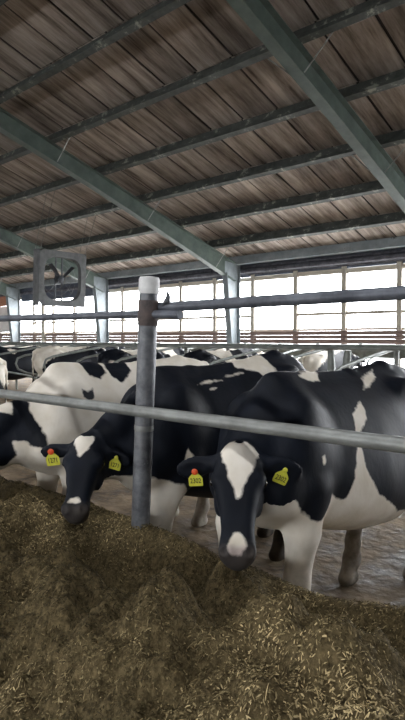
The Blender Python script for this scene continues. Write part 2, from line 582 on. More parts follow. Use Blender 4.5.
ur = tag(empty('top_rail', (PXf, FY, 1.78)), 'thick blue-grey upper rail running right from the post', 'rail')
MB().tube([(0.0, 0.045, 0.013), (1.6, 0.04, 0.022), (3.9, 0.04, 0.03)], 0.027, 14).build('pipe', M['galv_dark'], ur, True)
hk = MB().tube([(0.115, 0.03, 0.02), (0.135, 0.02, 0.036), (0.155, 0.02, 0.045), (0.160, 0.02, 0.07), (0.155, 0.02, 0.092)], [0.011, 0.013, 0.018, 0.013, 0.005], 8)
hk.build('clamp_hook', M['fan_dark'], ur, True)
ul = tag(empty('top_rail', (PXf, FY, 1.76)), 'thinner upper rail from the left ending in a stub past the post', 'rail')
MB().tube([(-16, 0.0, 0.06), (-3, 0.0, 0.02), (0.0, -0.0, -0.002), (0.27, -0.0, -0.012)], 0.022, 12).build('pipe', M['galv_dark'], ul, True)

# ------------------------------------------------------------------ freestalls
def stall_loop_mesh():
    m = MB()
    m.tube([(0, 2.15, 0), (0, 2.15, 1.50)], 0.034, 8)
    m.tube([(0, 2.15, 1.46), (0, 1.2, 1.34), (0, 0.25, 1.20), (0, 0.05, 1.13), (0, 0.0, 1.0), (0, 0.06, 0.86), (0, 0.3, 0.76), (0, 1.0, 0.62), (0, 1.4, 0.5), (0, 2.15, 0.45)], 0.027, 8)
    return m.mesh('loop', M['stall'], True)


def stall_plate_mesh():
    m = MB()
    m.tube([(0, 2.15, 1.06), (0, 2.15, 1.46)], 0.045, 10)
    return m.mesh('clamp', M['galv'], True)


loop_me, clamp_me = stall_loop_mesh(), stall_plate_mesh()


def NTH(i):
    i += 1
    return '%d%s' % (i, 'th' if 10 < i < 14 else {1: 'st', 2: 'nd', 3: 'rd'}.get(i % 10, 'th'))


for row, (y0, sgn, xs0, xs1) in enumerate(((11.55, 1, -29, -3.3), (7.4, 1, -22, -3.0))):
    n = int((xs1 - xs0) / 1.25)
    for i in range(n + 1):
        x = xs1 - 1.25 * i
        if row == 0:
            lab = 'bent pipe stall divider against the window wall, %s from the right' % NTH(i)
        else:
            lab = 'bent pipe stall divider in the nearer stall row, %s from the right' % NTH(i)
        st_ = tag(empty('stall_divider', (x, y0, 0), 0 if sgn > 0 else math.pi), lab, 'divider', 'stall dividers along the wall' if row == 0 else 'stall dividers of the nearer row')
        link('loop', loop_me, None, st_)
        link('clamp', clamp_me, None, st_)
for (y, z, r, xa, xb, lab) in ((12.2, 1.46, 0.03, -30, -2.5, 'upper stall pipe running below the windows'),
                               (13.32, 1.44, 0.035, -30, -2.5, 'stall pipe against the red boards of the window wall'),
                               (8.2, 1.47, 0.025, -24, -2.5, 'neck pipe over the nearer stall row'),
                               (9.52, 1.47, 0.032, -24, -2.2, 'front pipe of the nearer stall row'),
                               (10.4, 1.47, 0.03, -24, -2.5, 'middle pipe between the two stall rows')):
    tag(MB().tube([(xa, y, z), ((xa + xb) / 2, y, z - 0.01), (xb, y, z)], r, 8).build('stall_rail', M['stall'], None, True), lab, 'rail')
tag(MB().box((-13.2, 13.3, 1.25), (21, 0.04, 0.22)).build('stall_board', M['stall']), 'wide grey-green board along the stall fronts', 'board')
for xx in (-5.18, -4.92):
    t = tag(MB().tube([(xx, 9.0, 0.0), (xx, 9.0, 0.95), (xx + (0.05 if xx > -5 else -0.02), 9.0, 1.42)], [0.045, 0.075, 0.06], 10).build('stall_stanchion', M['stall'], None, True),
            'stout grey stanchion behind the right cow, %s of a pair' % ('left' if xx < -5 else 'right'), 'stanchion')

# ------------------------------------------------------------------ hanging fan
FC = Vector((-13.4, 9.06, 3.22))
fan = tag(empty('ventilation_fan', FC), 'square grey box fan hanging from the roof at left', 'fan')
fan.rotation_euler = (0, R(3), 0)
hw = 0.73
# front panel with a big rounded opening
n = 48
def rsq(k, h, p):
    a = 2 * math.pi * (k + 0.5) / n
    c, q = math.cos(a), math.sin(a)
    r = h / (abs(c) ** p + abs(q) ** p) ** (1 / p)
    return r * c, r * q
fp = MB()
ring = [rsq(k, 0.585, 3.6) for k in range(n)]
def sq(a, b):
    s = hw / max(abs(a), abs(b))
    return a * s, b * s
outer = [sq(a, b) for a, b in ring]
vs = [(0.0, a, b) for a, b in outer] + [(0.0, a, b) for a, b in ring] + [(-0.12, a * 0.97, b * 0.97) for a, b in ring]
fs = []
for k in range(n):
    j = (k + 1) % n
    fs += [(k, j, j + n, k + n), (k + n, j + n, j + 2 * n, k + 2 * n)]
fp.add(vs, fs)
fp.build('front_panel', M['fan'], fan)
bx_ = MB()
for (c, s) in (((-0.15, -hw, 0), (0.30, 0.012, 2 * hw)), ((-0.15, hw, 0), (0.30, 0.012, 2 * hw)), ((-0.15, 0, hw), (0.30, 2 * hw, 0.012)), ((-0.15, 0, -hw), (0.30, 2 * hw, 0.012))):
    bx_.box(c, s)
bx_.build('housing', M['fan'], fan)
MX = Matrix.Rotation(R(90), 3, 'Y')
MB().lathe([(0.03, -0.30), (0.10, -0.29), (0.105, -0.12), (0.06, -0.08), (0.02, -0.06)], 16, M=MX).build('motor', M['fan_dark'], fan, True)
for s in (-1, 1):
    MB().box((-0.22, s * 0.10, 0), (0.03, 0.04, 1.38)).build('motor_mount', M['fan_dark'], fan)
for k in range(4):
    a = 2 * math.pi * k / 4 + 0.75
    bl = MB()
    pts = []
    for r0, w0, tw in ((0.06, 0.03, 0.9), (0.28, 0.06, 1.1), (0.52, 0.07, 1.25)):
        for s in (-1, 1):
            pts.append(Vector((-0.10 + s * w0 * math.sin(tw), s * w0 * math.cos(tw), r0)))
    RM = Matrix.Rotation(a, 3, 'X')
    vs = [RM @ p for p in pts] + [RM @ (p + Vector((-0.006, 0, 0))) for p in pts]
    bl.add(vs, [(0, 1, 3, 2), (2, 3, 5, 4), (6, 8, 9, 7), (8, 10, 11, 9), (4, 5, 11, 10), (0, 2, 8, 6), (2, 4, 10, 8), (1, 7, 9, 3), (3, 9, 11, 5)])
    bl.build('blade', M['fan_dark'], fan)
for rr in (0.25, 0.45, 0.60):
    MB().tube([(-0.30, rr * math.cos(2 * math.pi * k / 24), rr * math.sin(2 * math.pi * k / 24)) for k in range(25)], 0.004, 5, False).build('guard_ring', M['chain'], fan)
for s, yp in ((-1, PURL[4]), (1, PURL[3])):
    for dx in (-0.02, -0.28):
        MB().tube([(dx, s * hw * 0.96, hw), (dx * 1.5 + 0.08, yp - FC.y - 0.04, zroof(yp) - 0.06 - FC.z)], 0.008, 5).build('hanger_chain', M['chain'], fan)

# ------------------------------------------------------------------ feed
def feed_z(x, y):
    crest_y = np.interp(x, [-4.5, -2.6, -1.9, -1.2, -0.4], [1.36, 1.38, 1.46, 1.66, 1.70])
    # ridge against the fence, its height worn down by the cows
    rh = np.interp(x, [-9, -3.9, -3.3, -2.75, -2.34, -1.95, -1.68, -1.50, -1.32, -1.1, -0.9, 1.0], [0.62, 0.62, 0.60, 0.58, 0.60, 0.57, 0.54, 0.53, 0.53, 0.57, 0.60, 0.62])
    g = (y - 2.10) / np.where(y > 2.10, 0.22, 0.27)
    z = rh * np.exp(-g ** 2)
    # pushed-up mound in front of it
    m = np.exp(-np.abs((y - crest_y) / np.where(y < crest_y, 0.95, 0.27)) ** np.where(y < crest_y, 3.0, 2.0))
    z2 = np.interp(x, [-4.5, -3, -2.2, -1.6, -1.1, 0.5], [0.64, 0.61, 0.58, 0.60, 0.62, 0.64]) * m
    z = np.maximum(z, z2) + 0.10 * np.minimum(z, z2)
    # heaps under the two muzzles
    for (cx, cy, rx, ry, top) in ((-2.85, 1.78, 0.62, 0.30, 0.645), (-1.50, 1.86, 0.22, 0.17, 0.68)):
        e = np.exp(-((x - cx) / rx) ** 4 - ((y - cy) / ry) ** 2)
        z = z + (np.maximum(top - z, 0) * e)
    calm = 1 - 0.75 * np.exp(-((y - 2.12) / 0.17) ** 2)
    z = z + fbm(x + 5, y, 3, 1.9) * 0.26 * np.clip(z / 0.35, 0, 1) * calm
    z = z + fbm(x, y + 9, 4, 5.0) * 0.17 * np.clip(z / 0.3, 0, 1) * calm
    # hollows the cows have eaten
    for (cx, cy, rx, ry, dp) in ((-2.05, 1.80, 0.25, 0.20, 0.12), (-0.85, 1.75, 0.25, 0.2, 0.08)):
        z = z - dp * np.exp(-((x - cx) / rx) ** 2 - ((y - cy) / ry) ** 2)
    # it runs out towards the alley
    z = z * np.clip((y - 0.15) / 0.45, 0, 1) ** 0.7
    return np.maximum(z, -0.03)


gx = [1.6]
while gx[-1] > -24:
    gx.append(gx[-1] - 0.016 * max(1.0, (abs(gx[-1] + 1.0) / 2.6) ** 1.3))
gx = np.array(gx)
gy = np.arange(0.05, 2.62, 0.018)
GX, GY = np.meshgrid(gx, gy, indexing='ij')
GZ = feed_z(GX, GY) + RNG.normal(0, 0.0045, GX.shape) + fbm(GX, GY, 2, 26.0) * 0.016
nx, ny = GX.shape
V = np.stack([GX, GY, GZ], -1).reshape(-1, 3)
idx = np.arange(nx * ny).reshape(nx, ny)
Q = np.stack([idx[:-1, :-1], idx[:-1, 1:], idx[1:, 1:], idx[1:, :-1]], -1).reshape(-1, 4)


def np_mesh(name, V, Q, smooth=True):
    me = bpy.data.meshes.new(name)
    nv, nq, k = len(V), len(Q), Q.shape[1]
    me.vertices.add(nv)
    me.vertices.foreach_set('co', np.ascontiguousarray(V, dtype=np.float32).ravel())
    me.loops.add(nq * k)
    me.loops.foreach_set('vertex_index', np.ascontiguousarray(Q, dtype=np.int32).ravel())
    me.polygons.add(nq)
    me.polygons.foreach_set('loop_start', np.arange(0, nq * k, k, dtype=np.int32))
    me.polygons.foreach_set('loop_total', np.full(nq, k, dtype=np.int32))
    me.polygons.foreach_set('use_smooth', np.full(nq, smooth))
    me.update(calc_edges=True)
    me.validate()
    return me


def set_attr(me, name, arr):
    a = me.attributes.new(name, 'FLOAT', 'POINT')
    a.data.foreach_set('value', np.ascontiguousarray(arr, dtype=np.float32))


M['feed'] = grainy('chopped_silage', (0.030, 0.023, 0.011), (0.17, 0.128, 0.064), 40, 0.95, bump=0.8, bscale=90, spec=0.1, lo=0.3, hi=0.7)


def flake_mat():
    m, nt, bs = node_mat('silage_flakes')
    N, L = nt.nodes, nt.links
    at = N.new('ShaderNodeAttribute')
    at.attribute_name = 'tone'
    rp = N.new('ShaderNodeValToRGB')
    e = rp.color_ramp.elements
    e[0].position, e[1].position = 0.0, 1.0
    e[0].color = (0.030, 0.022, 0.009, 1)
    e[1].color = (0.56, 0.44, 0.23, 1)
    for p, c in ((0.35, (0.080, 0.062, 0.027)), (0.65, (0.19, 0.145, 0.070)), (0.88, (0.33, 0.26, 0.135))):
        k = e.new(p)
        k.color = (*c, 1)
    L.new(at.outputs['Fac'], rp.inputs[0])
    L.new(rp.outputs[0], bs.inputs['Base Color'])
    bs.inputs['Roughness'].default_value = 0.85
    bs.inputs['Specular IOR Level'].default_value = 0.2
    return m


M['flake'] = flake_mat()
feed = tag(link('silage_feed', np_mesh('silage_feed', V, Q), M['feed']), 'long heap of brown chopped silage along the fence', 'feed', kind='stuff')
# flakes and stalks lying on it, denser near the viewer
def flakes(n, x0, x1, l0, l1, w0, w1, bias):
    fx = x0 + (x1 - x0) * RNG.random(n) ** bias
    fy = 0.35 + RNG.random(n) * 2.0
    fz = feed_z(fx, fy)
    ok = fz > 0.05
    fx, fy, fz = fx[ok], fy[ok], fz[ok]
    n = len(fx)
    a = RNG.random(n) * 2 * np.pi
    tl = RNG.normal(0, 0.35, n)
    ln = l0 + (l1 - l0) * RNG.random(n) ** 2
    wd = w0 + (w1 - w0) * RNG.random(n)
    gx_ = (feed_z(fx + 0.02, fy) - feed_z(fx - 0.02, fy)) / 0.04
    gy_ = (feed_z(fx, fy + 0.02) - feed_z(fx, fy - 0.02)) / 0.04
    dx, dy = np.cos(a), np.sin(a)
    dz = gx_ * dx + gy_ * dy + tl
    D = np.stack([dx, dy, dz], -1)
    D /= np.linalg.norm(D, axis=1)[:, None]
    sx, sy = -np.sin(a), np.cos(a)
    sz = gx_ * sx + gy_ * sy + RNG.normal(0, 0.5, n)
    S = np.stack([sx, sy, sz], -1)
    S /= np.linalg.norm(S, axis=1)[:, None]
    C = np.stack([fx, fy, fz + 0.006 + np.abs(dz - gx_ * dx - gy_ * dy) * ln * 0.25], -1)
    up = np.cross(D, S)
    A = C - D * ln[:, None] / 2
    B = C + D * ln[:, None] / 2
    Cm = C + up * (ln * 0.10)[:, None]
    w = wd[:, None] / 2
    P = np.stack([A - S * w * .6, A + S * w * .6, Cm + S * w, Cm - S * w, B + S * w * .5, B - S * w * .5], 1).reshape(-1, 3)
    b = np.arange(n)[:, None] * 6
    F = np.concatenate([b + np.array([[0, 1, 2, 3]]), b + np.array([[3, 2, 4, 5]])], 0)
    patch = fbm(fx, fy, 3, 2.3)
    tone = np.clip(RNG.beta(2.1, 2.9, n) + patch * 1.0, 0.02, 1)
    return P, F, np.repeat(tone, 6)


parts = [flakes(190000, 1.0, -4.6, 0.005, 0.020, 0.002, 0.0065, 0.9), flakes(11000, 1.0, -4.6, 0.02, 0.05, 0.0012, 0.003, 0.9), flakes(9000, -4.0, -13, 0.03, 0.07, 0.01, 0.03, 1.3)]
PV, PF, PT, off = [], [], [], 0
for p, f, t in parts:
    PV.append(p); PF.append(f + off); PT.append(t); off += len(p)
fme = np_mesh('chopped_stems', np.concatenate(PV), np.concatenate(PF), False)
set_attr(fme, 'tone', np.concatenate(PT))
fo = link('chopped_stems', fme, M['flake'], feed)
fo['kind'] = 'stuff'


# ------------------------------------------------------------------ cows
class Field:
    def __init__(self, lo, hi, h):
        self.h = h
        self.lo = np.array(lo, float)
        self.n = np.ceil((np.array(hi) - self.lo) / h).astype(int) + 1
        self.ax = [(self.lo[i] + h * np.arange(self.n[i])).astype(np.float32) for i in range(3)]
        self.f = np.full(self.n, 1.0, np.float32)

    def sub(self, lo, hi, pad):
        s = []
        for i in range(3):
            a = int(max(0, math.floor((lo[i] - pad - self.lo[i]) / self.h)))
            b = int(min(self.n[i], math.ceil((hi[i] + pad - self.lo[i]) / self.h) + 1))
            if b <= a: return None
            s.append(slice(a, b))
        g = np.meshgrid(self.ax[0][s[0]], self.ax[1][s[1]], self.ax[2][s[2]], indexing='ij', sparse=True)
        return tuple(s), g

    def smin(self, s, d, k):
        a = self.f[s]
        hh = np.clip(0.5 + 0.5 * (d - a) / k, 0, 1)
        self.f[s] = d * (1 - hh) + a * hh - k * hh * (1 - hh)

    def smax(self, s, d, k):      # carve: d is the distance to what is removed
        a = self.f[s]
        b = -d
        hh = np.clip(0.5 - 0.5 * (b - a) / k, 0, 1)
        self.f[s] = b * (1 - hh) + a * hh + k * hh * (1 - hh)

    def cone(self, A, B, ra, rb, k=0.04):
        A, B = np.array(A, float), np.array(B, float)
        r = max(ra, rb)
        q = self.sub(np.minimum(A, B) - r, np.maximum(A, B) + r, k + 2 * self.h)
        if q is None: return
        s, (x, y, z) = q
        d = B - A
        L2 = float(d @ d) + 1e-9
        t = np.clip(((x - A[0]) * d[0] + (y - A[1]) * d[1] + (z - A[2]) * d[2]) / L2, 0, 1)
        dist = np.sqrt((x - A[0] - t * d[0]) ** 2 + (y - A[1] - t * d[1]) ** 2 + (z - A[2] - t * d[2]) ** 2) - (ra + (rb - ra) * t)
        self.smin(s, dist, k)

    def chain(self, pts, rs, k=0.04):
        for i in range(len(pts) - 1):
            self.cone(pts[i], pts[i + 1], rs[i], rs[i + 1], k)

    def ell(self, C, rad, ax=None, k=0.04, carve=False):
        C = np.array(C, float)
        r = max(rad)
        q = self.sub(C - r, C + r, k + 2 * self.h)
        if q is None: return
        s, (x, y, z) = q
        x, y, z = x - C[0], y - C[1], z - C[2]
        if ax is not None:
            x, y, z = [x * a[0] + y * a[1] + z * a[2] for a in ax]
        k0 = np.sqrt((x / rad[0]) ** 2 + (y / rad[1]) ** 2 + (z / rad[2]) ** 2)
        k1 = np.sqrt((x / rad[0] ** 2) ** 2 + (y / rad[1] ** 2) ** 2 + (z / rad[2] ** 2) ** 2) + 1e-6
        dist = k0 * (k0 - 1) / k1
        if carve: self.smax(s, dist, k)
        else: self.smin(s, dist, k)

    def net(self):
        f = self.f
        S = f < 0
        nx, ny, nz = [m - 1 for m in f.shape]
        acc = np.zeros((nx, ny, nz, 3), np.float32)
        cnt = np.zeros((nx, ny, nz), np.float32)
        corner = lambda dx, dy, dz: (slice(dx, nx + dx), slice(dy, ny + dy), slice(dz, nz + dz))
        occ = np.zeros((nx, ny, nz), np.int8)
        for dx in (0, 1):
            for dy in (0, 1):
                for dz in (0, 1):
                    occ += S[corner(dx, dy, dz)]
        act = np.argwhere((occ > 0) & (occ < 8))
        I, J, K = act.T
        n = len(act)
        acc = np.zeros((n, 3)); cnt = np.zeros(n)
        for a in range(3):
            for p in (0, 1):
                for q in (0, 1):
                    d0 = [0, 0, 0]; o = [m for m in range(3) if m != a]
                    d0[o[0]], d0[o[1]] = p, q
                    d1 = list(d0); d1[a] = 1
                    fa = f[I + d0[0], J + d0[1], K + d0[2]]
                    fb = f[I + d1[0], J + d1[1], K + d1[2]]
                    c = (fa < 0) != (fb < 0)
                    t = np.where(c, fa / np.where(c, fa - fb, 1), 0)
                    pos = np.array(d0)[None, :] + t[:, None] * (np.array(d1) - np.array(d0))[None, :]
                    acc += np.where(c[:, None], pos, 0)
                    cnt += c
        P = (act + acc / cnt[:, None]) * self.h + self.lo
        vid = np.full((nx, ny, nz), -1, np.int64)
        vid[I, J, K] = np.arange(n)
        quads = []
        for a in range(3):
            b, c = (a + 1) % 3, (a + 2) % 3
            sl0 = [slice(None)] * 3; sl1 = [slice(None)] * 3
            sl0[a] = slice(0, -1); sl1[a] = slice(1, None)
            cr = S[tuple(sl0)] != S[tuple(sl1)]
            e = np.argwhere(cr)
            e = e[(e[:, b] > 0) & (e[:, c] > 0) & (e[:, b] < f.shape[b] - 1) & (e[:, c] < f.shape[c] - 1)]
            def at(db, dc):
                q = e.copy()
                q[:, b] -= db; q[:, c] -= dc
                return vid[q[:, 0], q[:, 1], q[:, 2]]
            qd = np.stack([at(1, 1), at(0, 1), at(0, 0), at(1, 0)], 1)
            inside = S[e[:, 0], e[:, 1], e[:, 2]]
            qd[~inside] = qd[~inside][:, ::-1]
            quads.append(qd)
        return P, np.concatenate(quads)


def poly_sd(px, py, poly):
    """signed distance to a closed polygon, positive inside"""
    poly = np.array(poly, float)
    d = np.full(px.shape, 1e9)
    ins = np.zeros(px.shape, bool)
    for i in range(len(poly)):
        a, b = poly[i], poly[(i + 1) % len(poly)]
        e = b - a
        t = np.clip(((px - a[0]) * e[0] + (py - a[1]) * e[1]) / (e @ e + 1e-12), 0, 1)
        d = np.minimum(d, (px - a[0] - t * e[0]) ** 2 + (py - a[1] - t * e[1]) ** 2)
        c = (a[1] > py) != (b[1] > py)
        xi = a[0] + (py - a[1]) * e[0] / (e[1] if abs(e[1]) > 1e-9 else 1e-9)
        ins ^= c & (px < xi)
    return np.where(ins, 1, -1) * np.sqrt(d)


BODY = np.array([  # y, top, bottom, half width
    (-0.33, 1.02, 0.90, 0.03), (-0.28, 1.10, 0.80, 0.10), (-0.20, 1.22, 0.72, 0.17), (-0.06, 1.37, 0.66, 0.23), (0.10, 1.43, 0.64, 0.265),
    (0.30, 1.415, 0.58, 0.315), (0.60, 1.405, 0.505, 0.375), (0.90, 1.41, 0.47, 0.39), (1.12, 1.425, 0.50, 0.36), (1.30, 1.435, 0.66, 0.30),
    (1.46, 1.425, 0.80, 0.25), (1.58, 1.37, 0.90, 0.19), (1.65, 1.30, 1.02, 0.10), (1.68, 1.22, 1.12, 0.03)])


class Cow:
    def __init__(self, name, h, poll, yaw, pitch, feet=None, belly=1.0, neckmid=None, ears=((0.25, 0.0), (0.25, 0.0)), hl=1.0, roll=0.0, hip=0.0):
        """poll in cow space; yaw turns the face to the cow's left, pitch is from straight down"""
        self.h = h
        self.poll = np.array(poll, float)
        y, p = R(yaw), R(pitch)
        hd = np.array([math.sin(y), -math.cos(y), 0])
        self.U = np.array([math.cos(y), math.sin(y), 0])
        self.Vv = hd * math.sin(p) - np.array([0, 0, 1]) * math.cos(p)
        self.W = hd * math.cos(p) + np.array([0, 0, 1]) * math.sin(p)
        cr_, sr_ = math.cos(R(roll)), math.sin(R(roll))
        self.U, self.Vv = self.U * cr_ + self.Vv * sr_, self.Vv * cr_ - self.U * sr_
        self.hl = hl
        feet = feet or {}
        P = self.hp
        lo = np.minimum([-0.52, -0.5, -0.03], np.minimum(P(0, .6, .1), P(0, 0, -.3)) - 0.28)
        hi = np.maximum([0.52, 1.85, 1.58], np.maximum(P(0, .6, .1), P(0, 0, -.1)) + 0.28)
        lo[2] = -0.03
        F = Field(lo, hi, h)
        # barrel
        s, (x, yy, z) = F.sub((-0.5, -0.4, 0.4), (0.5, 1.75, 1.5), 0.04)
        by = BODY[:, 0]
        fine = np.linspace(by[0], by[-1], 160)
        def smooth(c):
            v = np.interp(fine, by, c)
            ker = np.hanning(15); ker /= ker.sum()
            vp = np.pad(v, 7, mode='edge')
            return np.convolve(vp, ker, 'valid')
        lift = lambda q: hip * np.clip((q - 0.55) / 0.5, 0, 1) * np.clip((1.72 - q) / 0.25, 0, 1)
        top = np.interp(yy, fine, smooth(BODY[:, 1]) + lift(fine))
        bot = np.interp(yy, fine, smooth(BODY[:, 2]))
        hwid = np.interp(yy, fine, smooth(BODY[:, 3])) * belly
        zc, hh = (top + bot) / 2, (top - bot) / 2
        zn = (z - zc) / hh
        wloc = hwid * (1.0 - 0.22 * np.clip(zn, -1, 1) - 0.12 * np.clip(zn, 0, 1) ** 2)
        rr = (np.abs(x / wloc) ** 2.25 + np.abs(zn) ** 2.25) ** (1 / 2.25)
        out_y = np.maximum(np.maximum(by[0] - yy, yy - by[-1]), 0)
        d = (rr - 1) * np.minimum(hwid, hh) * 0.9 + out_y * 2
        F.smin(s, np.broadcast_to(d, F.f[s].shape), 0.02)
        # spine, hips, pins, shoulders, thighs
        F.chain([(0, 0.02, 1.40), (0, 0.3, 1.395), (0, 0.8, 1.39 + lift(0.8)), (0, 1.25, 1.425 + lift(1.25)), (0, 1.58, 1.37 + lift(1.58))], [0.05, 0.035, 0.035, 0.04, 0.04], 0.06)
        for sx in (1, -1):
            F.ell((sx * 0.205, 1.17, 1.32 + lift(1.17)), (0.045, 0.10, 0.05), None, 0.10)
            F.ell((sx * 0.115, 1.60, 1.25), (0.05, 0.06, 0.055), None, 0.06)
            F.ell((sx * 0.17, 0.03, 1.05), (0.12, 0.19, 0.29), None, 0.08)
            F.ell((sx * 0.165, -0.14, 0.90), (0.09, 0.10, 0.12), None, 0.07)
            F.ell((sx * 0.18, 1.36, 1.02), (0.12, 0.23, 0.28), None, 0.08)
            # fore leg
            fx, fy = feet.get(('f', sx), (sx * 0.155, 0.02))
            F.chain([(sx * 0.175, 0.05, 0.88), (fx + sx * 0.01, fy + 0.04, 0.66), (fx, fy + 0.01, 0.42), (fx, fy + 0.015, 0.38), (fx, fy + 0.03, 0.22), (fx, fy + 0.025, 0.14), (fx, fy - 0.02, 0.075)],
                    [0.135, 0.088, 0.062, 0.056, 0.043, 0.049, 0.047], 0.035)
            F.cone((fx, fy - 0.035, 0.035), (fx, fy + 0.015, 0.035), 0.056, 0.056, 0.02)
            F.cone((fx, fy - 0.06, 0.025), (fx, fy + 0.01, 0.035), 0.052, 0.05, 0.02)
            # hind leg: stifle, hock pointing back, near-vertical shank
            hx, hy = feet.get(('h', sx), (sx * 0.175, 1.36))
            F.chain([(sx * 0.20, 1.22, 0.88), (sx * 0.19, 1.34, 0.72), (hx, hy + 0.11, 0.54), (hx, hy + 0.10, 0.49), (hx, hy + 0.04, 0.26), (hx, hy + 0.03, 0.15), (hx, hy - 0.02, 0.075)],
                    [0.145, 0.115, 0.063, 0.062, 0.046, 0.053, 0.05], 0.04)
            F.cone((hx, hy - 0.045, 0.03), (hx, hy + 0.015, 0.035), 0.055, 0.055, 0.02)
        # udder with teats
        F.ell((0, 1.26, 0.64), (0.19, 0.19, 0.15), None, 0.06)
        for sx in (1, -1):
            for ty in (1.13, 1.30):
                F.cone((sx * 0.09, ty + 0.06, 0.52), (sx * 0.095, ty + 0.05, 0.455), 0.022, 0.014, 0.02)
        # tail
        F.chain([(0, 1.60, 1.38), (0, 1.70, 1.32), (0, 1.735, 1.15), (0, 1.73, 0.85), (0, 1.72, 0.62)], [0.04, 0.034, 0.026, 0.02, 0.02], 0.03)
        F.chain([(0, 1.72, 0.62), (0, 1.73, 0.5), (0, 1.73, 0.36)], [0.03, 0.045, 0.022], 0.03)
        # neck: crest and throat lines side by side make it deep and flat
        nb, npk = P(0, 0.03, -0.13), P(0, 0.17, -0.20)
        mid = np.array(neckmid, float) if neckmid is not None else (np.array([0, -0.1, 1.28]) + nb) / 2
        F.chain([(0, 0.06, 1.27), (0, -0.09, 1.17), mid + (0, 0, 0.02), nb], [0.14, 0.115, 0.088, 0.075], 0.06)
        F.chain([(0, 0.02, 1.04), (0, -0.13, 0.99), (mid + npk) / 2 + (0, 0.03, -0.05), npk], [0.20, 0.15, 0.095, 0.065], 0.07)
        F.chain([(0, -0.18, 0.84), (0, -0.24, 0.88), (mid + npk) / 2 + (0, 0, -0.10)], [0.09, 0.07, 0.045], 0.06)
        # head
        self.head(F)
        for i, sx in enumerate((1, -1)):
            self.ear(F, sx, *ears[i])
        self.P, self.Q = F.net()
        for _ in range(1):      # light smoothing keeps the surface even
            self.relax(0.5)

    def relax(self, lam):
        P, Q = self.P, self.Q
        acc = np.zeros_like(P); cnt = np.zeros(len(P))
        for a, b in ((0, 1), (1, 2), (2, 3), (3, 0)):
            np.add.at(acc, Q[:, a], P[Q[:, b]]); np.add.at(cnt, Q[:, a], 1)
            np.add.at(acc, Q[:, b], P[Q[:, a]]); np.add.at(cnt, Q[:, b], 1)
        self.P = P * (1 - lam) + lam * acc / cnt[:, None]

    def hp(self, u, v, w):
        return self.poll + (self.U * u + self.Vv * v + self.W * w) * self.hl

    def head_local(self, P):
        d = (P - self.poll) / self.hl
        return d @ self.U, d @ self.Vv, d @ self.W

    HEAD = np.array([  # v, half width, front w, back w
        (-0.02, 0.05, -0.07, -0.15), (0.0, 0.075, -0.045, -0.17), (0.05, 0.098, -0.018, -0.20), (0.12, 0.112, 0.0, -0.225), (0.19, 0.112, 0.004, -0.235), (0.26, 0.095, 0.0, -0.215),
        (0.33, 0.078, -0.004, -0.17), (0.40, 0.070, -0.004, -0.135), (0.455, 0.076, 0.004, -0.125), (0.505, 0.080, 0.004, -0.118), (0.535, 0.066, -0.012, -0.10), (0.552, 0.035, -0.035, -0.08)])

    def head(self, F):
        P = self.hp
        pts = [P(a, b, c) for a in (-.15, .15) for b in (-.06, .6) for c in (-.26, .05)]
        s, (x, y, z) = F.sub(np.min(pts, 0), np.max(pts, 0), 0.03)
        x, y, z = (x - self.poll[0]) / self.hl, (y - self.poll[1]) / self.hl, (z - self.poll[2]) / self.hl
        u = x * self.U[0] + y * self.U[1] + z * self.U[2]
        v = x * self.Vv[0] + y * self.Vv[1] + z * self.Vv[2]
        w = x * self.W[0] + y * self.W[1] + z * self.W[2]
        d = self.head_sd(u, v, w) * self.hl
        F.smin(s, d, 0.045)
        for sx in (1, -1):
            F.ell(P(sx * 0.092, 0.165, -0.055), (0.034, 0.038, 0.034), (self.U, self.Vv, self.W), 0.025)      # brow
            F.ell(P(sx * 0.085, 0.23, -0.165), (0.028, 0.07, 0.05), (self.U, self.Vv, self.W), 0.03)           # cheek
            F.ell(P(sx * 0.048, 0.495, -0.008), (0.030, 0.034, 0.026), (self.U, self.Vv, self.W), 0.02)        # nostril wing
            F.ell(P(sx * 0.055, 0.505, 0.012), (0.016, 0.020, 0.018), (self.U, self.Vv, self.W), 0.008, True)  # nostril
        F.ell(P(0, 0.505, -0.10), (0.058, 0.045, 0.03), (self.U, self.Vv, self.W), 0.02)                       # lower lip
        F.ell(P(0, 0.015, -0.06), (0.045, 0.04, 0.04), (self.U, self.Vv, self.W), 0.04)                        # poll tuft

    def head_sd(self, u, v, w):
        H = self.HEAD
        fine = np.linspace(H[0, 0], H[-1, 0], 80)
        ker = np.hanning(9); ker /= ker.sum()
        sm = lambda c: np.convolve(np.pad(np.interp(fine, H[:, 0], c), 4, mode='edge'), ker, 'valid')
        hwid = np.interp(v, fine, sm(H[:, 1])); fr = np.interp(v, fine, sm(H[:, 2])); bk = np.interp(v, fine, sm(H[:, 3]))
        wc, hd = (fr + bk) / 2, (fr - bk) / 2
        wn = (w - wc) / hd
        wl = hwid * (1 + 0.10 * np.clip(wn, -1, 1))
        rr = (np.abs(u / wl) ** 2.6 + np.abs(wn) ** 2.6) ** (1 / 2.6)
        out = np.maximum(np.maximum(H[0, 0] - v, v - H[-1, 0]), 0)
        return (rr - 1) * np.minimum(hwid, hd) + out * 1.5

    def ear_frame(self, sx, droop, fold, fwd=-0.12):
        """root, direction, width axis, normal of an ear"""
        root = self.hp(sx * 0.088, 0.055, -0.105)
        d = self.U * sx * math.cos(droop) + np.array([0, 0, -1.0]) * math.sin(droop) + self.W * fwd
        d /= np.linalg.norm(d)
        wd = np.array([0, 0, 1.0]) * math.cos(fold) + self.W * math.sin(fold)
        wd = wd - d * (wd @ d); wd /= np.linalg.norm(wd)
        nrm = np.cross(d, wd)
        if nrm @ self.W < 0: nrm = -nrm
        return root, d, wd, nrm

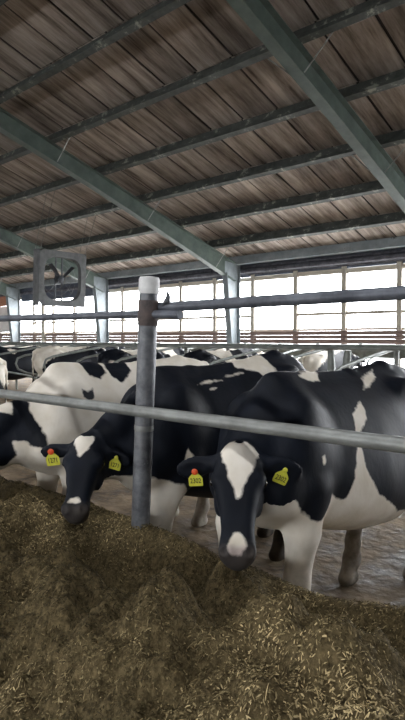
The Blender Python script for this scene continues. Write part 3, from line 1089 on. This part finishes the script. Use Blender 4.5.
    def ear(self, F, sx, droop, fold, fwd=-0.12):
        root, d, wd, nr = self.ear_frame(sx, droop, fold, fwd)
        L = self.hl
        F.cone(root, root + d * 0.06 * L, 0.036 * L, 0.03 * L, 0.03)
        F.ell(root + d * 0.125 * L, (0.095 * L, 0.056 * L, max(0.019 * L, self.h * 1.15)), (d, wd, nr), 0.03)
        F.ell(root + d * 0.14 * L + nr * 0.030 * L, (0.07 * L, 0.034 * L, 0.018 * L), (d, wd, nr), 0.012, True)

    def is_head(self, P):
        u, v, w = self.head_local(P)
        hs = self.head_sd(u, v, w)
        m = (hs < 0.03) & (v > -0.06)
        for i, sx in enumerate((1, -1)):
            m |= (np.abs(u) > 0.09) & (sx * u > 0) & (np.abs(u) < 0.36) & (np.abs(v - 0.08) < 0.16) & (w > -0.22)
        return m, u, v, w


def coat_mat(name, black=(0.0055, 0.0070, 0.0110), white=(0.76, 0.71, 0.63)):
    m, nt, bs = node_mat(name)
    N, L = nt.nodes, nt.links
    tc = N.new('ShaderNodeTexCoord')
    def attr(n):
        a = N.new('ShaderNodeAttribute'); a.attribute_name = n
        return a.outputs['Fac']
    def noise(sc, det=4, stretch=None):
        n = N.new('ShaderNodeTexNoise')
        n.inputs['Scale'].default_value = sc
        n.inputs['Detail'].default_value = det
        if stretch:
            mp = N.new('ShaderNodeMapping'); mp.inputs['Scale'].default_value = stretch
            L.new(tc.outputs['Object'], mp.inputs[0]); L.new(mp.outputs[0], n.inputs['Vector'])
        else:
            L.new(tc.outputs['Object'], n.inputs['Vector'])
        return n.outputs[0]
    def math_(op, a, b):
        n = N.new('ShaderNodeMath'); n.operation = op
        for i, q in enumerate((a, b)):
            if isinstance(q, (int, float)): n.inputs[i].default_value = q
            else: L.new(q, n.inputs[i])
        return n.outputs[0]
    def rng(v, a, b, c=0.0, d=1.0):
        n = N.new('ShaderNodeMapRange')
        L.new(v, n.inputs[0])
        for i, q in enumerate((a, b, c, d)): n.inputs[i + 1].default_value = q
        return n.outputs[0]
    def mix(f, a, b):
        n = N.new('ShaderNodeMix'); n.data_type = 'RGBA'
        if isinstance(f, (int, float)): n.inputs[0].default_value = f
        else: L.new(f, n.inputs[0])
        for i, q in ((6, a), (7, b)):
            if isinstance(q, tuple): n.inputs[i].default_value = (*q, 1)
            else: L.new(q, n.inputs[i])
        return n.outputs[2]
    edge = math_('MULTIPLY', math_('SUBTRACT', noise(22, 5), 0.5), 0.032)
    cv = math_('ADD', attr('coat'), edge)
    wf = rng(cv, -0.006, 0.006)
    wh = mix(rng(noise(7, 6), 0.35, 0.7), white, tuple(c * k for c, k in zip(white, (0.82, 0.79, 0.73))))
    wh = mix(attr('pink'), wh, (0.42, 0.35, 0.32))
    bl = mix(rng(noise(5, 5), 0.4, 0.7), black, tuple(c * 1.8 for c in black))
    bl = mix(attr('pink'), bl, (0.035, 0.032, 0.033))
    col = mix(wf, bl, wh)
    dirt = math_('MULTIPLY', attr('dirt'), rng(noise(9, 7), 0.30, 0.62, 0.15, 1.0))
    col = mix(dirt, col, (0.085, 0.066, 0.045))
    L.new(col, bs.inputs['Base Color'])
    bs.inputs['Roughness'].default_value = 0.55
    bs.inputs['Specular IOR Level'].default_value = 0.12
    bs.inputs['Sheen Weight'].default_value = 0.0
    bs.inputs['Sheen Tint'].default_value = (0.65, 0.8, 1.0, 1)
    bs.inputs['Sheen Roughness'].default_value = 0.4
    b = N.new('ShaderNodeBump')
    b.inputs['Strength'].default_value = 0.25
    b.inputs['Distance'].default_value = 0.006
    L.new(noise(60, 3, (1.0, 0.6, 0.35)), b.inputs['Height'])
    b2 = N.new('ShaderNodeBump')
    b2.inputs['Strength'].default_value = 0.22
    b2.inputs['Distance'].default_value = 0.02
    L.new(noise(6, 1, (1.0, 1.0, 0.8)), b2.inputs['Height'])
    L.new(b2.outputs[0], b.inputs['Normal'])
    L.new(b.outputs[0], bs.inputs['Normal'])
    return m


M['coat'] = coat_mat('holstein_coat')


def base_attrs(c):
    P = c.P
    hd, u, v, w = c.is_head(P)
    dirt = np.clip((0.66 - P[:, 2]) / 0.40, 0, 1) ** 0.7 * 0.92
    dirt = np.where(hd, np.clip((v - 0.44) / 0.08, 0, 1) * 0.35, dirt)
    muzzle = np.clip((v - 0.470) / 0.025, 0, 1) * hd * (np.abs(u) < 0.12) * (w > -0.14)
    udder = np.clip(1.3 - np.sqrt(((P[:, 0]) / 0.2) ** 2 + ((P[:, 1] - 1.22) / 0.23) ** 2 + ((P[:, 2] - 0.62) / 0.2) ** 2), 0, 0.25) / 0.25 * (P[:, 2] < 0.8)
    pink = np.maximum(muzzle, udder)
    dirt = np.where(udder > 0.4, dirt * 0.3, dirt)
    return hd, u, v, w, dirt, pink


def cow_mesh(c, name, coat, dirt, pink):
    me = np_mesh(name, c.P, c.Q)
    set_attr(me, 'coat', coat); set_attr(me, 'dirt', dirt); set_attr(me, 'pink', pink)
    me.materials.append(M['coat'])
    return me


def number_mesh(txt):
    cu = bpy.data.curves.new('number', 'FONT')
    cu.body = txt
    cu.align_x, cu.align_y = 'CENTER', 'CENTER'
    cu.size = 1.0
    cu.offset = 0.012
    cu.extrude = 0.0
    o = bpy.data.objects.new('number', cu)
    COL.objects.link(o)
    dg = bpy.context.evaluated_depsgraph_get()
    dg.update()
    me = bpy.data.meshes.new_from_object(o.evaluated_get(dg))
    bpy.data.objects.remove(o)
    me.materials.clear()
    me.materials.append(M['tag_ink'])
    return me


TAG_PROF = [(-0.033, -0.066), (0.033, -0.066), (0.036, -0.060), (0.036, -0.024), (0.030, -0.015), (0.012, 0.004), (0.010, 0.018), (0.005, 0.024), (-0.005, 0.024), (-0.010, 0.018), (-0.012, 0.004), (-0.030, -0.015), (-0.036, -0.024), (-0.036, -0.060)]


def ear_tag(cow, root, sx, ear, txt, red, roll, along=0.12, scale=1.0, down=0.0):
    """flat plastic tag hanging in front of the ear, facing the way the face does"""
    er, d, wd, nr = cow.ear_frame(sx, *ear)
    c = Vector(er + d * along + nr * 0.030 - wd * down)
    z = Vector(nr).normalized()
    up = Vector((0, 0, 1))
    up = (up - z * up.dot(z)).normalized()
    xx = up.cross(z)
    q = Matrix.Rotation(roll, 3, z)
    up, xx = q @ up, q @ xx
    MT = Matrix(((xx.x, up.x, z.x, c.x), (xx.y, up.y, z.y, c.y), (xx.z, up.z, z.z, c.z), (0, 0, 0, 1)))
    m = MB()
    m.extrude([(a * scale, b * scale) for a, b in TAG_PROF], (0, 0, 0), (0, 0, 0.003), (1, 0, 0), (0, 1, 0))
    t = m.build('ear_tag', M['tag'], root)
    t['label'] = 'yellow plastic ear tag'
    t.matrix_local = MT
    nm = number_mesh(txt)
    no = link('tag_number', nm, None, t)
    s = 0.033 * scale
    no.scale = (s * 0.86, s * 1.15, s)
    no.location = (0, -0.038 * scale, 0.0042)
    b = MB().lathe([(0.013 * scale, 0), (0.013 * scale, 0.004), (0.006 * scale, 0.008)], 14).build('tag_button', M['tag_red' if red else 'tag'], t, True)
    b.location = (0, 0.012 * scale, 0.003)
    if red: b.scale = (1.25, 1.25, 1)
    return t


def eyes(cow, root):
    for sx in (1, -1):
        e = MB()
        prof = [(0.019 * math.sin(math.pi * k / 8) + 1e-4, -0.019 * math.cos(math.pi * k / 8)) for k in range(9)]
        e.lathe(prof, 14)
        o = e.build('eye', M['eye'], root, True)
        o.location = cow.hp(sx * 0.1125, 0.178, -0.062)


# ---- right cow -----------------------------------------------------------
EAR3 = ((0.18, 0.25), (0.20, 0.25))
c3 = Cow('cow', 0.0115, (0.095, -0.37, 1.160), 38, 36, hl=0.99, neckmid=(0.03, -0.20, 1.08), ears=EAR3,
         feet={('f', 1): (0.165, 0.0), ('f', -1): (-0.17, -0.11), ('h', 1): (0.18, 1.42), ('h', -1): (-0.11, 1.07)})
hd, u, v, w, dirt, pink = base_attrs(c3)
P = c3.P
white = [(.555, 1.275), (.548, 1.221), (.509, 1.183), (.413, 1.13), (.383, 1.051), (.391, .952), (.484, .805), (.767, .637), (1.0, .60), (1.45, .66), (1.45, -.1), (-.6, -.1), (-.6, 1.0), (-.26, .95),
         (-.19, .927), (-.153, .875), (-.065, .796), (-.015, .749), (.053, .735), (.13, .774), (.121, .855), (.212, .805), (.251, .809), (.293, .899), (.333, 1.022), (.357, 1.07), (.378, 1.144), (.418, 1.217), (.50, 1.26)]
py, pz = P[:, 1], P[:, 2]
coat = poly_sd(py, pz, white)
for q in ([(1.04, 1.43), (.977, 1.387), (.746, 1.336), (.683, 1.329), (.80, 1.38)], [(.19, 1.43), (.331, 1.46), (.45, 1.46), (.35, 1.395), (.245, 1.40)], [(.03, 1.057), (.05, 1.06), (.06, 1.012), (.035, 1.01)]):
    coat = np.maximum(coat, np.where(P[:, 0] > -0.02, poly_sd(py, pz, q), -1))
coat = np.where((P[:, 0] < 0) & (P[:, 2] > 0.75), -0.2, coat)
blaze = poly_sd(u, v, [(-0.092, 0.015), (-0.05, -0.015), (0.04, -0.02), (0.098, 0.04), (0.083, 0.075), (0.06, 0.14), (0.035, 0.20), (0.012, 0.262), (0.0, 0.278), (-0.012, 0.262), (-0.032, 0.20), (-0.055, 0.13), (-0.076, 0.06)])
nose = poly_sd(u, v, [(-0.012, 0.425), (0.012, 0.42), (0.032, 0.462), (0.040, 0.485), (0.018, 0.515), (-0.020, 0.515), (-0.040, 0.488), (-0.032, 0.462)])
face = np.where(w > -0.06, np.maximum(blaze, nose), -0.1)
coat = np.where(hd, face, coat)
r3 = tag(empty('holstein_cow', (-1.75, 2.42, 0)), 'black cow with white face blaze and white forelegs, eating at right', 'cow')
link('body', cow_mesh(c3, 'cow_body', coat, dirt, pink), None, r3)
eyes(c3, r3)
ear_tag(c3, r3, 1, EAR3[0], '2302', False, R(-24), 0.125, 0.92, 0.005)
ear_tag(c3, r3, -1, EAR3[1], '2302', True, R(4), 0.125, 0.92, 0.02)

# ---- middle cow ----------------------------------------------------------
EAR2 = ((0.50, 0.2, 0.15), (0.05, 0.3))
c2 = Cow('cow', 0.0125, (-0.045, -0.50, 1.090), 42, 40, roll=0, hl=0.90, hip=0.055, neckmid=(-0.03, -0.29, 1.09), ears=EAR2,
         feet={('f', 1): (0.150, -0.13), ('f', -1): (-0.15, 0.06), ('h', 1): (0.2, 1.06), ('h', -1): (-0.17, 1.40)})
hd, u, v, w, dirt, pink = base_attrs(c2)
P = c2.P
coat = poly_sd(P[:, 1], P[:, 2], [(-.5, .85), (-.235, .83), (-.1, .79), (-.02, .76), (.05, .66), (.10, .3), (.1, -.1), (-.5, -.1)])
coat = np.where((P[:, 0] < 0) & (P[:, 2] < 0.7) & (P[:, 1] < 0.5), -0.2, coat)
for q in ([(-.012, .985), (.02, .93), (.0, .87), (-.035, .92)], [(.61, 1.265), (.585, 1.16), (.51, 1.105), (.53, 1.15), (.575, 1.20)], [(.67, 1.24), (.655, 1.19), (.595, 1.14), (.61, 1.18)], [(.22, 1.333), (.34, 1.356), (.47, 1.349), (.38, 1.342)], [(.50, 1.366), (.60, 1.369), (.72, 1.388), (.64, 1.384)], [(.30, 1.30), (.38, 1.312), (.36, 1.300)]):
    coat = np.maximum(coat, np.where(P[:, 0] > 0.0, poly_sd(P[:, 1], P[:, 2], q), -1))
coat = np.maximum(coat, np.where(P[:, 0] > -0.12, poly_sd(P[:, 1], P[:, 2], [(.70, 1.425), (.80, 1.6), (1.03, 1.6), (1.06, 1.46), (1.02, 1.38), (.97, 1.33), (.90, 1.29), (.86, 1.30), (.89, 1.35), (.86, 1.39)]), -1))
blaze = poly_sd(u, v, [(-0.075, 0.02), (-0.02, -0.01), (0.045, 0.0), (0.062, 0.03), (0.045, 0.07), (0.015, 0.135), (-0.012, 0.172), (-0.032, 0.14), (-0.058, 0.08)])
nose = poly_sd(u, v, [(-0.03, 0.435), (0.012, 0.43), (0.03, 0.462), (-0.002, 0.475), (-0.04, 0.468)])
coat = np.where(hd, np.where(w > -0.06, np.maximum(blaze, nose), -0.1), coat)
r2 = tag(empty('holstein_cow', (-2.65, 2.46, 0)), 'black cow with white forehead patch eating left of the post', 'cow')
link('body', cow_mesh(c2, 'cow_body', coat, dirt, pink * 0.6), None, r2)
eyes(c2, r2)
ear_tag(c2, r2, 1, EAR2[0], '1271', False, R(-14), 0.11, 0.95, 0.0)
ear_tag(c2, r2, -1, EAR2[1], '1271', True, R(8), 0.12, 1.1, 0.0)

# ---- white cow at left ---------------------------------------------------
EAR1 = ((0.3, 0.2), (0.3, 0.2))
c1 = Cow('cow', 0.0150, (-0.16, -0.60, 0.98), -15, 35, neckmid=(-0.06, -0.34, 1.06), ears=EAR1, belly=1.05)
hd, u, v, w, dirt, pink = base_attrs(c1)
P = c1.P
S = 0.0
blk = [[(.2, 1.46), (.39, 1.46), (.38, 1.376), (.291, 1.33), (.215, 1.36)], [(.43, 1.46), (.66, 1.46), (.63, 1.38), (.46, 1.295), (.40, 1.345)],
       [(.068, 1.272), (.112, 1.255), (.183, 1.272), (.165, 1.205), (.11, 1.19), (.063, 1.225)],
       [(-.9, 1.14), (-.406, 1.14), (-.345, 1.117), (-.31, 1.215), (-.237, 1.204), (-.24, 1.126), (-.21, 1.016), (-.195, .927), (-.212, .9), (-.266, .911), (-.293, .944), (-.35, .939), (-.33, .85), (-.37, .78), (-.9, .75)]]
bd = np.max([poly_sd(P[:, 1], P[:, 2], q) for q in blk], 0)
coat = -bd
coat = np.where(hd, np.where((np.abs(u) < 0.035) & (w > -0.06), 0.02, -0.03), coat)
r1 = tag(empty('holstein_cow', (-3.58, 2.33, 0)), 'mostly white cow with black spots on its back at left', 'cow')
link('body', cow_mesh(c1, 'cow_body', coat, dirt * 0.8, pink), None, r1)
eyes(c1, r1)

# ---- the herd behind -----------------------------------------------------
herd_src = Cow('cow', 0.026, (0.0, -0.62, 1.34), 8, 62, neckmid=(0, -0.36, 1.27), ears=((0.2, 0.2), (0.2, 0.2)))
herd_low = Cow('cow', 0.026, (0.05, -0.66, 1.12), -12, 45, neckmid=(0, -0.4, 1.2), ears=((0.2, 0.2), (0.2, 0.2)))


def random_coat(c, seed, bias):
    rg = np.random.default_rng(seed)
    P = c.P
    f = np.zeros(len(P))
    for k in range(9):
        a = rg.normal(0, 1, 3); a *= rg.uniform(3.0, 7.5) / np.linalg.norm(a)
        f += np.cos(P @ a + rg.uniform(0, 6.28))
    f = f / 9 * 0.4 + bias
    hd, u, v, w, dirt, pink = base_attrs(c)
    f = np.where(P[:, 2] < 0.5, np.maximum(f, 0.06), f)
    f = np.where(hd, np.where((np.abs(u) < 0.04) & (w > -0.06), 0.02, -0.04), f)
    return f, dirt, pink


herd_me = []
for i, (src, bias) in enumerate(((herd_src, -0.04), (herd_low, 0.06), (herd_src, -0.12), (herd_low, 0.0), (herd_src, 0.10))):
    f, dirt, pink = random_coat(src, 40 + i, bias)
    herd_me.append(cow_mesh(src, 'herd_body', f, dirt, pink))
HERD = [  # x, y, heading (0 = facing the feed fence), mesh, label
    (-8.30, 2.95, 0.03, 1, 'black and white cow at the left edge, beyond the white spotted cow'),
    (-12.40, 9.2, 3.14, 0, 'patched cow in the nearer stalls under the hanging fan'),
    (-9.90, 9.2, 3.14, 3, 'patched cow in the nearer stalls between the fan and the post'),
    (-7.40, 9.2, 3.14, 3, 'patched cow in the nearer stalls just right of the post'),
    (-14.90, 9.2, 3.14, 2, 'dark cow in the nearer stalls left of the fan'),
    (-17.40, 9.2, 3.14, 3, 'patched cow in the last nearer stall at the far left'),
    (-20.0, 5.6, 1.6, 2, 'dark cow walking in the alley at the far left'),
    (-15.5, 5.0, 1.5, 3, 'patched cow walking in the alley behind the left cows'),
    (-24.2, 10.2, 1.5, 4, 'pale cow at the very back of the left side'),
    (-13.93, 11.55, 3.14, 2, 'dark cow in the wall stalls left of the post'),
    (-16.43, 11.6, 3.14, 1, 'pale patched cow in the wall stalls below the fan'),
    (-18.93, 11.6, 3.14, 0, 'patched cow in the wall stalls near the far column'),
    (-21.43, 11.6, 3.14, 2, 'dark cow in the wall stalls beyond the far column'),
    (-11.43, 11.55, 3.14, 3, 'patched cow in the wall stalls below the tapered column'),
    (-8.93, 11.55, 3.14, 4, 'pale cow in the wall stalls right of the tapered column'),
    (-6.43, 11.6, 3.14, 0, 'patched cow in the wall stalls behind the right cow'),
]
for x, y, rz, k, lab in HERD:
    r_ = tag(empty('dairy_cow', (x, y, 0), rz), lab, 'cow', 'cows in the background')
    o = link('body', herd_me[k], None, r_)
    s = random.uniform(0.94, 0.98)
    r_.scale = (s, s, s)
